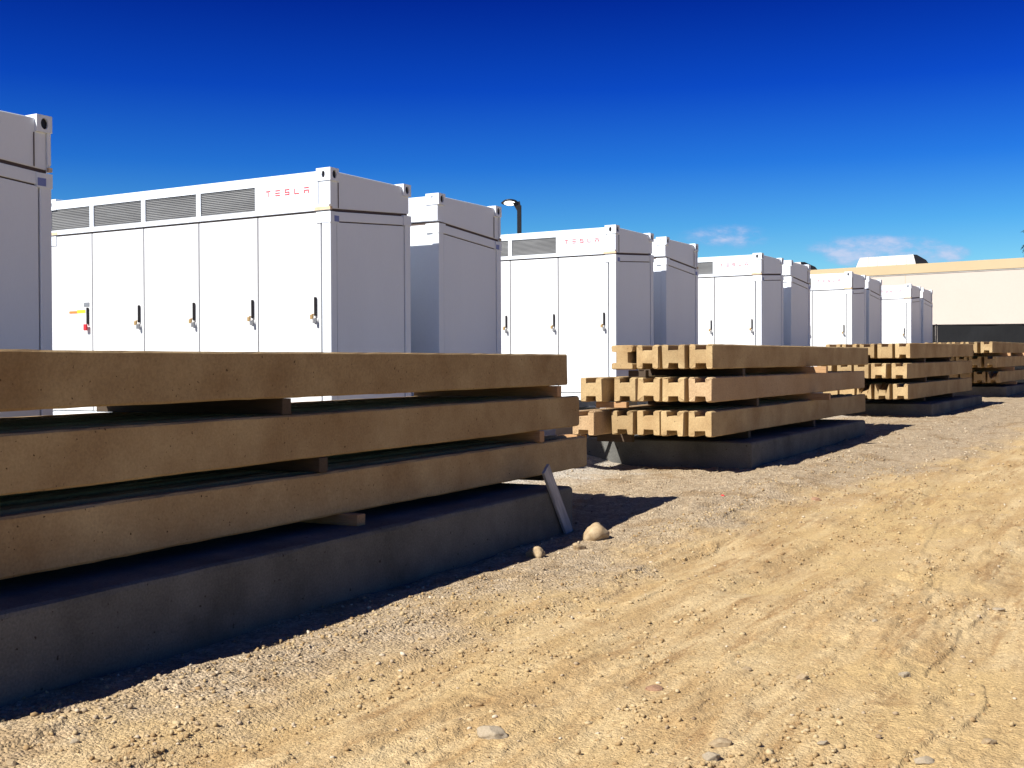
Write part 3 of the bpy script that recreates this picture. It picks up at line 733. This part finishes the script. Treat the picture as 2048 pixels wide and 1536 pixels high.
# leaning plank
pb = MB(); pb.box(-0.064, 0.064, -0.014, 0.014, -0.03, 0.79)
pl = pb.build('plank', M_plank, None, 0.003)
f0 = Vector((0.525, 10.845, -1.50)); f1 = Vector((0.262, 10.405, -0.77)); dz = (f1 - f0).normalized()
nn = Vector((math.cos(math.radians(27.9)), -math.sin(math.radians(27.9)), 0)); nn = (nn - dz * nn.dot(dz)).normalized(); xx = nn.cross(dz)
pl.matrix_world = Matrix.Translation(f0) @ Matrix((xx, nn, dz)).transposed().to_4x4()
tag(pl, 'grey weathered plank leaning against the end of the left stack', 'plank')

# cables lying behind the left stack
cb = MB(); pts = [site(14.3, -7.3, -0.86), site(14.5, -7.45, -0.80), site(14.9, -7.3, -0.85), site(15.0, -7.0, -0.83), site(14.6, -6.9, -0.86), site(14.2, -7.2, -0.86)]
for i in range(len(pts) - 1): cb.tube(pts[i], pts[i + 1], 0.022, k=8)
# ------------------------------------------------------------------ stones
def rock_mesh(seed, sub=4, rough=0.26, flat=0.7):
    bm = bmesh.new(); bmesh.ops.create_icosphere(bm, subdivisions=sub, radius=1.0)
    rnd = random.Random(seed); off = Vector((rnd.uniform(0, 50), rnd.uniform(0, 50), rnd.uniform(0, 50)))
    from mathutils import noise as mn
    cuts = [(Vector((rnd.uniform(-1, 1), rnd.uniform(-1, 1), rnd.uniform(-0.3, 1))).normalized(), rnd.uniform(0.56, 0.82)) for _ in range(11)]
    for v in bm.verts:
        p = v.co.copy()
        for n_, d in cuts:
            t = p.dot(n_) - d
            if t > 0: p -= n_ * t * 0.97
        p *= 1 + rough * mn.noise(v.co * 1.3 + off) + rough * 0.3 * mn.noise(v.co * 4 + off)
        v.co = Vector((p.x, p.y, p.z * flat))
    for f in bm.faces: f.smooth = True
    me = bpy.data.meshes.new('stone'); bm.to_mesh(me); bm.free(); return me
def px_ground(px, py):
    dc = (R2 * ((px - 1024) / 2367.45) + U2 * (-(py - 768) / 2367.45) + Fv)
    t = 1.0
    for _ in range(40):
        p = dc * t; g = gz1(p.x, p.y); t = t * (g / p.z) if p.z < -1e-3 else t * 1.2
        t = max(0.5, min(t, 80))
    return dc * t
STONES = [  # (x, y, width m, flat, sink, material, label)
 (0.735, 10.42, 0.245, 0.90, 0.22, M_stone, 'large rounded tan boulder at the foot of the leaning plank'),
 (0.195, 9.60, 0.155, 0.80, 0.20, M_stone, 'pale rounded rock at the shadow edge, left of the large boulder'),
 (0.555, 9.95, 0.135, 0.60, 0.22, M_stone, 'low buried rock in the dirt mound between the two larger rocks'),
 (-0.089, 5.03, 0.125, 0.60, 0.25, M_stone_g, 'half-buried oval stone near the middle of the bottom edge'),
 (0.676, 5.74, 0.095, 0.35, 0.25, M_stone_r, 'reddish flat stone in a rut, right of the half-buried oval one'),
 (1.191, 6.02, 0.060, 0.55, 0.35, M_stone, 'small pale stone at the left end of the loose dirt ridge'),
 (1.431, 5.85, 0.080, 0.55, 0.30, M_stone, 'pale elongated stone on the loose dirt ridge'),
 (1.956, 5.92, 0.065, 0.65, 0.35, M_stone_g, 'small grey stone in the dark churned dirt at right'),
 (1.936, 4.81, 0.055, 0.75, 0.30, M_stone, 'blocky tan stone near the lower right corner'),
 (1.613, 4.63, 0.085, 0.40, 0.20, M_stone_g, 'thin grey slab of stone at the bottom edge, right of centre'),
 (0.789, 4.68, 0.075, 0.60, 0.30, M_stone_g, 'pale stone at the bottom edge, leftmost of the lower right cluster'),
 (0.850, 4.85, 0.095, 0.45, 0.25, M_stone, 'broad flat tan stone just above the bottom edge cluster'),
 (1.273, 4.84, 0.050, 0.55, 0.30, M_stone_g, 'small round grey pebble lying alone in the lower right dirt'),
 (3.289, 12.82, 0.110, 0.60, 0.35, M_stone_r, 'reddish stone on the open dirt right of the second slab corner'),
 (2.254, 12.66, 0.045, 0.50, 0.30, M_redtag, 'tiny bright red fragment on the gravel below the second slab'),
 (2.179, 7.11, 0.045, 0.60, 0.30, M_stone_g, 'small dark-shadowed stone on the smooth dirt at mid right'),
 (3.082, 7.51, 0.080, 0.45, 0.30, M_stone_g, 'grey flat stone near the right edge of the track'),
 (-1.835, 4.94, 0.045, 0.60, 0.30, M_stone_g, 'small grey stone near the left bottom, below the long shadow'),
 (-2.000, 4.71, 0.050, 0.60, 0.30, M_stone, 'small tan stone in the bottom left corner'),
]
for i, (x, y, wd, fl, sk, mt, lb) in enumerate(STONES):
    me = rock_mesh(i + 3, 4, 0.17, fl); o = link('stone', me, mt)
    r = wd / 2; o.scale = (r * 1.15, r * 0.9, r); rz = random.Random(i).uniform(-0.5, 0.5); o.rotation_euler = (0, 0, rz)
    o.location = (x, y, gz1(x, y) + r * fl * (0.86 - 2 * sk)); tag(o, lb, 'stone')

def scatter(name, n, amin, amax, bmin, bmax, smin, smax, dens, cols, seed, flat=(0.45, 0.9), subdiv=False):
    rg = np.random.RandomState(seed)
    # icosahedron
    ph = (1 + 5 ** 0.5) / 2
    V = np.array([(-1, ph, 0), (1, ph, 0), (-1, -ph, 0), (1, -ph, 0), (0, -1, ph), (0, 1, ph), (0, -1, -ph), (0, 1, -ph), (ph, 0, -1), (ph, 0, 1), (-ph, 0, -1), (-ph, 0, 1)], float)
    V /= np.linalg.norm(V[0])
    F = np.array([(0, 11, 5), (0, 5, 1), (0, 1, 7), (0, 7, 10), (0, 10, 11), (1, 5, 9), (5, 11, 4), (11, 10, 2), (10, 7, 6), (7, 1, 8), (3, 9, 4), (3, 4, 2), (3, 2, 6), (3, 6, 8), (3, 8, 9), (4, 9, 5), (2, 4, 11), (6, 2, 10), (8, 6, 7), (9, 8, 1)])
    A = rg.uniform(np.log(amin), np.log(amax), n * 4); A = np.exp(A); Bb = rg.uniform(bmin, bmax, n * 4)
    X = A * U.x + Bb * Bx.x; Y = A * U.y + Bb * Bx.y
    keep = (rg.uniform(0, 1, n * 4) < dens(A, Bb)) & (Y > 3.5) & (np.abs(X / np.maximum(Y, 0.1)) < 0.5)
    idx = np.nonzero(keep)[0][:n]; X = X[idx]; Y = Y[idx]; A = A[idx]; m = len(idx)
    S = smin * (smax / smin) ** (rg.uniform(0, 1, m) ** 4.0)
    S = S * np.clip(A / 12, 1, 1.4)
    jit = V[None] * (1 + rg.uniform(-0.42, 0.35, (m, 12, 1)))
    sc = np.stack([rg.uniform(0.75, 1.35, m), rg.uniform(0.65, 1.05, m), rg.uniform(flat[0], flat[1], m)], -1)
    jit = jit * sc[:, None, :]
    an = rg.uniform(0, 6.283, m); c, s = np.cos(an)[:, None], np.sin(an)[:, None]
    x = jit[..., 0] * c - jit[..., 1] * s; y = jit[..., 0] * s + jit[..., 1] * c
    Z = ground_z(X, Y)
    P = np.stack([x * S[:, None] + X[:, None], y * S[:, None] + Y[:, None], jit[..., 2] * S[:, None] + (Z + S * sc[:, 2] * rg.uniform(0.1, 0.7, m))[:, None]], -1).reshape(-1, 3)
    Fa = (F[None] + (np.arange(m) * 12)[:, None, None]).reshape(-1, 3)
    me = bpy.data.meshes.new(name); me.vertices.add(len(P)); me.vertices.foreach_set('co', P.astype(np.float32).ravel())
    me.loops.add(Fa.size); me.loops.foreach_set('vertex_index', Fa.astype(np.int32).ravel()); me.polygons.add(len(Fa))
    me.polygons.foreach_set('loop_start', (np.arange(len(Fa)) * 3).astype(np.int32)); me.update(calc_edges=True)
    at = me.attributes.new('stone_tone', 'FLOAT', 'POINT'); at.data.foreach_set('value', np.repeat(rg.uniform(0, 1, m), 12).astype(np.float32))
    mat = bpy.data.materials.new(name); mat.use_nodes = True; t = mat.node_tree; b = t.nodes['Principled BSDF']
    b.inputs['Roughness'].default_value = 0.88; b.inputs['Specular IOR Level'].default_value = 0.2
    a = t.nodes.new('ShaderNodeAttribute'); a.attribute_name = 'stone_tone'; r = t.nodes.new('ShaderNodeValToRGB')
    e = r.color_ramp.elements
    for i, (p, cc) in enumerate(cols):
        q = e[i] if i < 2 else e.new(p)
        q.position = p; q.color = (*cc, 1)
    r.color_ramp.interpolation = 'LINEAR'
    t.links.new(a.outputs['Fac'], r.inputs[0]); t.links.new(r.outputs[0], b.inputs['Base Color'])
    return tag(link(name, me, mat), kind='stuff')
def dens_gravel(A, Bb):
    e = -3.7 - 0.0 + 0.6 * fbm(A * 0.6, Bb * 0.9, 81, 3) + np.clip((A - 9) / 11, 0, 1) * 1.1
    return 0.10 + 0.9 * sstep(0.5, -0.5, Bb - e)
def dens_dirt(A, Bb):
    n_ = fbm(A * 0.9, Bb * 1.9, 91, 3)
    q2 = fbm(A * 0.8 + 5, Bb * 2.6, 111, 4, 0.6); q1 = fbm(A * 0.42, Bb * 1.5, 101, 4, 0.55)
    q3 = fbm(A * 0.45, Bb * 4.6, 131, 4, 0.6)
    sc = 0.9 * sstep(0.22, 0.42, q3) + 0.7 * np.exp(-((q1 - 0.02) / 0.03) ** 2) + np.exp(-((q2 - 0.04) / 0.025) ** 2)
    return np.clip(0.025 + 0.35 * sstep(0.2, 0.5, n_) + 0.8 * sc, 0, 1)
scatter('gravel', 30000, 3.4, 32, -7.5, 1.5, 0.0022, 0.0165, dens_gravel, [(0.0, (0.19, 0.13, 0.075)), (0.3, (0.28, 0.21, 0.135)), (0.8, (0.37, 0.295, 0.205)), (1.0, (0.50, 0.43, 0.33))], 11)
scatter('dirt_clods', 46000, 3.0, 17, -4.6, 3.2, 0.0026, 0.0165, dens_dirt, [(0.0, (0.24, 0.155, 0.075)), (0.5, (0.33, 0.235, 0.12)), (1.0, (0.41, 0.32, 0.19))], 12, (0.5, 1.0))

# a ridge of clods along the wheel track edges
def dens_rut(A, Bb):
    d = np.zeros_like(A)
    for bc, wd in ((-2.75, 0.20), (-1.2, 0.24), (0.9, 0.3), (-3.45, 0.16)):
        bb = Bb - bc - 0.10 * np.sin(A * 0.35 + bc); br = sstep(0.0, 0.4, fbm(A * 0.9, np.full_like(A, bc * 7), 33, 2))
        d = d + br * np.exp(-((bb + wd * 1.3) / 0.07) ** 2)
    return np.clip(d, 0, 1)
scatter('rut_clods', 9000, 3.0, 16, -4.2, 1.5, 0.003, 0.018, dens_rut, [(0.0, (0.17, 0.10, 0.045)), (0.5, (0.26, 0.175, 0.09)), (1.0, (0.35, 0.26, 0.15))], 13, (0.5, 1.0))

# ------------------------------------------------------------------ lamp post
lamp = empty('lamp_post', (0.27, 40.0, -0.9))
p = MB(); p.box(-0.075, 0.075, -0.075, 0.075, 0.0, 6.52); p.build('pole', M_post, lamp, 0.01)
def disc(rx, ry, z0, z1, taper, cx=-0.30, tilt=math.radians(20), zc=6.60, k=28):
    mb = MB()
    for z, sc in ((z0, 1.0), (z1, taper)):
        for i in range(k):
            t = 2 * math.pi * i / k; x = rx * sc * math.cos(t); y = ry * sc * math.sin(t) * (1 - 0.18 * math.cos(t) ** 2)
            mb.v.append((cx + x, y * math.cos(tilt) - z * math.sin(tilt), zc + z * math.cos(tilt) - y * math.sin(tilt) - 0.03 * x))
    for i in range(k): mb.f.append((i, (i + 1) % k, k + (i + 1) % k, k + i))
    mb.f.append(tuple(range(k))); mb.f.append(tuple(k + i for i in range(k))); return mb
disc(0.315, 0.20, 0.0, 0.075, 0.72).build('lamp_head', M_post, lamp)
a = MB(); a.hexa([(-0.07, -0.07, 6.34), (0.075, -0.075, 6.34), (0.075, 0.075, 6.34), (-0.07, 0.07, 6.34), (-0.22, -0.07, 6.60), (0.02, -0.075, 6.66), (0.02, 0.075, 6.66), (-0.22, 0.07, 6.60)]); a.build('arm', M_post, lamp, 0.005)
disc(0.20, 0.155, -0.012, 0.0, 1.0, cx=-0.315).build('lens', M_lens, lamp)
bs = MB(); bs.tube((0, 0, -0.2), (0, 0, 0.25), 0.25, k=16); bs.build('base', M_padw, lamp)
tag(lamp, 'black lamp post with a bright white lens, rising behind the second lettered container', 'street lamp')

# ------------------------------------------------------------------ building, roof monitors, fence, palm
bld = empty('building', (0, 0, 0))
wd_ = Vector((-0.80, 0.60, 0)); wn_ = Vector((0.60, 0.80, 0))    # along the wall (to the left), into the building
W0 = Vector((25.95, 60.0, 0)) - wd_ * 22; ztop = 5.68
rzw = math.atan2(wd_.y, wd_.x)
def bbox(l0, l1, d0, d1, z0, z1, name, mat, parent, bevel=0):    # l along the wall, d depth (away)
    mb = MB(); q = []
    for z in (z0, z1):
        for (l_, d_) in ((l0, d0), (l1, d0), (l1, d1), (l0, d1)):
            p_ = W0 + wd_ * l_ + wn_ * d_; q.append((p_.x, p_.y, z))
    mb.hexa(q); return mb.build(name, mat, parent, bevel)
bbox(0, 62, 0, 30, -0.8, ztop - 0.50, 'wall', M_wall, bld)
bbox(-0.06, 62.06, -0.06, 0.35, ztop - 0.50, ztop, 'parapet', M_band, bld)
bbox(-0.06, 0.29, 0.35, 30.06, ztop - 0.50, ztop - 0.001, 'parapet', M_band, bld)
bbox(61.7, 62.06, 0.35, 30.06, ztop - 0.50, ztop - 0.001, 'parapet', M_band, bld)
bbox(-0.06, 62.06, -0.03, 0.0, ztop - 0.56, ztop - 0.50, 'drip_edge', M_roofm, bld)
for l_ in (14, 28.0, 41.5, 52):
    bbox(l_, l_ + 0.02, -0.004, 0.002, -0.8, ztop - 0.56, 'wall_joint', M_band, bld)
tag(bld, 'long cream building with a tan parapet behind the black fence', 'building')
def monitor(l0, l1, d0, z0, hgt, dep, lab, ribs=True):
    r = empty('roof_monitor', (0, 0, 0))
    rr = [(d0, z0), (d0 + dep * 0.10, z0 + hgt * 0.97), (d0 + dep * 0.30, z0 + hgt), (d0 + dep * 0.75, z0 + hgt * 0.86), (d0 + dep * 0.93, z0 + hgt * 0.55), (d0 + dep, z0)]
    v = []; f = []; n = len(rr)
    for l_ in (l0 + 0.02, l1):
        for d_, z_ in rr:
            li = l_ + (0.45 * (z_ - z0) / hgt if l_ < (l0 + l1) / 2 else -0.45 * (z_ - z0) / hgt)
            p_ = W0 + wd_ * li + wn_ * d_; v.append((p_.x, p_.y, z_))
    for k in range(n - 1): f.append((k, k + 1, n + k + 1, n + k))
    me = bpy.data.meshes.new('metal_skin'); me.from_pydata(v, [], f); link('metal_skin', me, M_roofm, r)
    me = bpy.data.meshes.new('end_grille'); me.from_pydata([v[k] for k in range(n)], [], [tuple(range(n))]); link('end_grille', me, M_vent, r)
    me = bpy.data.meshes.new('end_grille'); me.from_pydata([v[n + k] for k in range(n)], [], [tuple(range(n))]); link('end_grille', me, M_vent, r)
    if ribs:
        k = l0 + 0.8
        rb = MB(); rb_m = None
        while k < l1 - 0.6:
            q = []
            for (dd, zz) in ((d0 - 0.03, z0), (d0 + dep * 0.10 - 0.03, z0 + hgt * 0.96)):
                for (lo, do) in ((0, 0), (0.06, 0), (0.06, 0.035), (0, 0.035)):
                    p_ = W0 + wd_ * (k + lo) + wn_ * (dd + do); q.append((p_.x, p_.y, zz))
            m_ = MB(); m_.hexa(q); m_.build('rib', M_roofm, r); k += 0.55
    tag(r, lab, 'roof monitor', 'roof monitors on the cream building'); return r
monitor(28.05, 32.0, 2.5, ztop - 0.55, 1.38, 3.2, 'pale ribbed metal roof monitor with a dark end, on the cream building roof')
monitor(34.7, 38.6, 2.5, ztop - 0.55, 1.36, 3.2, 'dark-ended roof monitor just peeking over the rear container of the middle pair')

fence = empty('windscreen_fence', (0, 0, 0))
F0 = Vector((22.0, 47.2, 0)); fd = Vector((-0.985, 0.175, 0)).normalized(); fz = 1.83
import_rnd = random.Random(5)
for sgm in range(-3, 9):
    l0 = sgm * 4.05 + 0.8; mb = MB(); NX, NZ = 18, 8; v = []; f = []
    for i in range(NX + 1):
        for k in range(NZ + 1):
            l_ = l0 + 0.04 + (4.05 - 0.08) * i / NX; z_ = -0.95 + (fz + 0.95) * k / NZ
            bul = 0.05 * math.sin(math.pi * i / NX) * math.sin(math.pi * k / NZ) + 0.018 * math.sin(3.1 * l_ + 4.2 * z_ + sgm) + 0.012 * math.sin(6.5 * z_ - 5 * l_)
            sag = 0.02 * math.sin(math.pi * i / NX) if k == NZ else 0
            p_ = F0 + fd * l_ + Vector((fd.y, -fd.x, 0)) * -bul; v.append((p_.x, p_.y, z_ - sag))
    for i in range(NX):
        for k in range(NZ): f.append((i * (NZ + 1) + k, (i + 1) * (NZ + 1) + k, (i + 1) * (NZ + 1) + k + 1, i * (NZ + 1) + k + 1))
    me = bpy.data.meshes.new('fabric_panel'); me.from_pydata(v, [], f)
    for q in me.polygons: q.use_smooth = True
    link('fabric_panel', me, M_fab, fence)
    pp = F0 + fd * l0; pm = MB(); pm.tube((pp.x, pp.y, -1.1), (pp.x, pp.y, fz + 0.04), 0.035, k=10); pm.build('post', M_post, fence)
rl = MB(); q0 = F0 + fd * -12; q1 = F0 + fd * 37; rl.tube((q0.x, q0.y, fz), (q1.x, q1.y, fz), 0.025, k=8); rl.build('top_rail', M_post, fence)
tag(fence, 'black fabric windscreen fence in front of the cream building', 'fence')

palm = empty('palm_tree', (33.95, 74.0, -0.6))
tk = MB(); PH = 8.9
for i in range(12):
    z0_, z1_ = PH * i / 12, PH * (i + 1) / 12
    tk.tube((0.03 * math.sin(i), 0, z0_), (0.03 * math.sin(i + 1), 0, z1_ + 0.01), 0.30 - 0.008 * i, 0.27 - 0.008 * i, 12)
tk.build('trunk', M_bark, palm)
prnd = random.Random(8)
def frond_mesh(seed, dead=False):
    rn = random.Random(seed); v = []; f = []; ln = rn.uniform(1.9, 2.3); el0 = rn.uniform(-0.2, 1.1) if not dead else rn.uniform(-1.1, -0.6)
    pts = []; pos = Vector((0, 0, 0)); ang = el0
    for i in range(15):
        pts.append((pos.copy(), ang)); pos += Vector((math.cos(ang), 0, math.sin(ang))) * ln / 14; ang -= rn.uniform(0.07, 0.13)
    for i, (p_, a_) in enumerate(pts):
        n_ = len(v); r_ = 0.03 * (1 - i / 16)
        if i < 14:
            q_ = pts[i + 1][0]; v += [(p_.x, -r_, p_.z), (p_.x, r_, p_.z), (q_.x, r_, q_.z), (q_.x, -r_, q_.z)]; f.append((n_, n_ + 1, n_ + 2, n_ + 3))
        if i > 1:
            for sub in range(3):
                for sd in (-1, 1):
                    L_ = 0.55 * math.sin(math.pi * min(1, (i + 1.5) / 16)) * rn.uniform(0.8, 1.1) + 0.12
                    bx = p_.x + sub * ln / 42; bz = p_.z + sub * ln / 42 * math.sin(a_)
                    tx = bx + L_ * 0.55; ty = sd * L_ * 0.8; tz = bz - L_ * rn.uniform(0.25, 0.6)
                    n_ = len(v); v += [(bx - 0.025, sd * 0.01, bz), (bx + 0.03, sd * 0.01, bz), (tx, ty, tz), (tx * 0.5 + bx * 0.5 - 0.02, ty * 0.55, (tz + bz) / 2 + 0.02)]
                    f.append((n_, n_ + 1, n_ + 2, n_ + 3))
    me = bpy.data.meshes.new('frond'); me.from_pydata(v, [], f); return me
for i in range(34):
    o = link('frond', frond_mesh(i), M_frond, palm, (0, 0, PH + 0.05)); o.rotation_euler = (0, 0, i * 2.39996)
for i in range(10):
    o = link('dead_frond', frond_mesh(100 + i, True), M_frondd, palm, (0, 0, PH - 0.15)); o.rotation_euler = (0, 0, i * 2.1)
tag(palm, 'dark palm tree whose frond tips show above the building at the right edge', 'palm tree')

cbo = cb.build('cable', M_black, None); tag(cbo, 'short black cable coil lying behind the end of the left stack', 'cable')
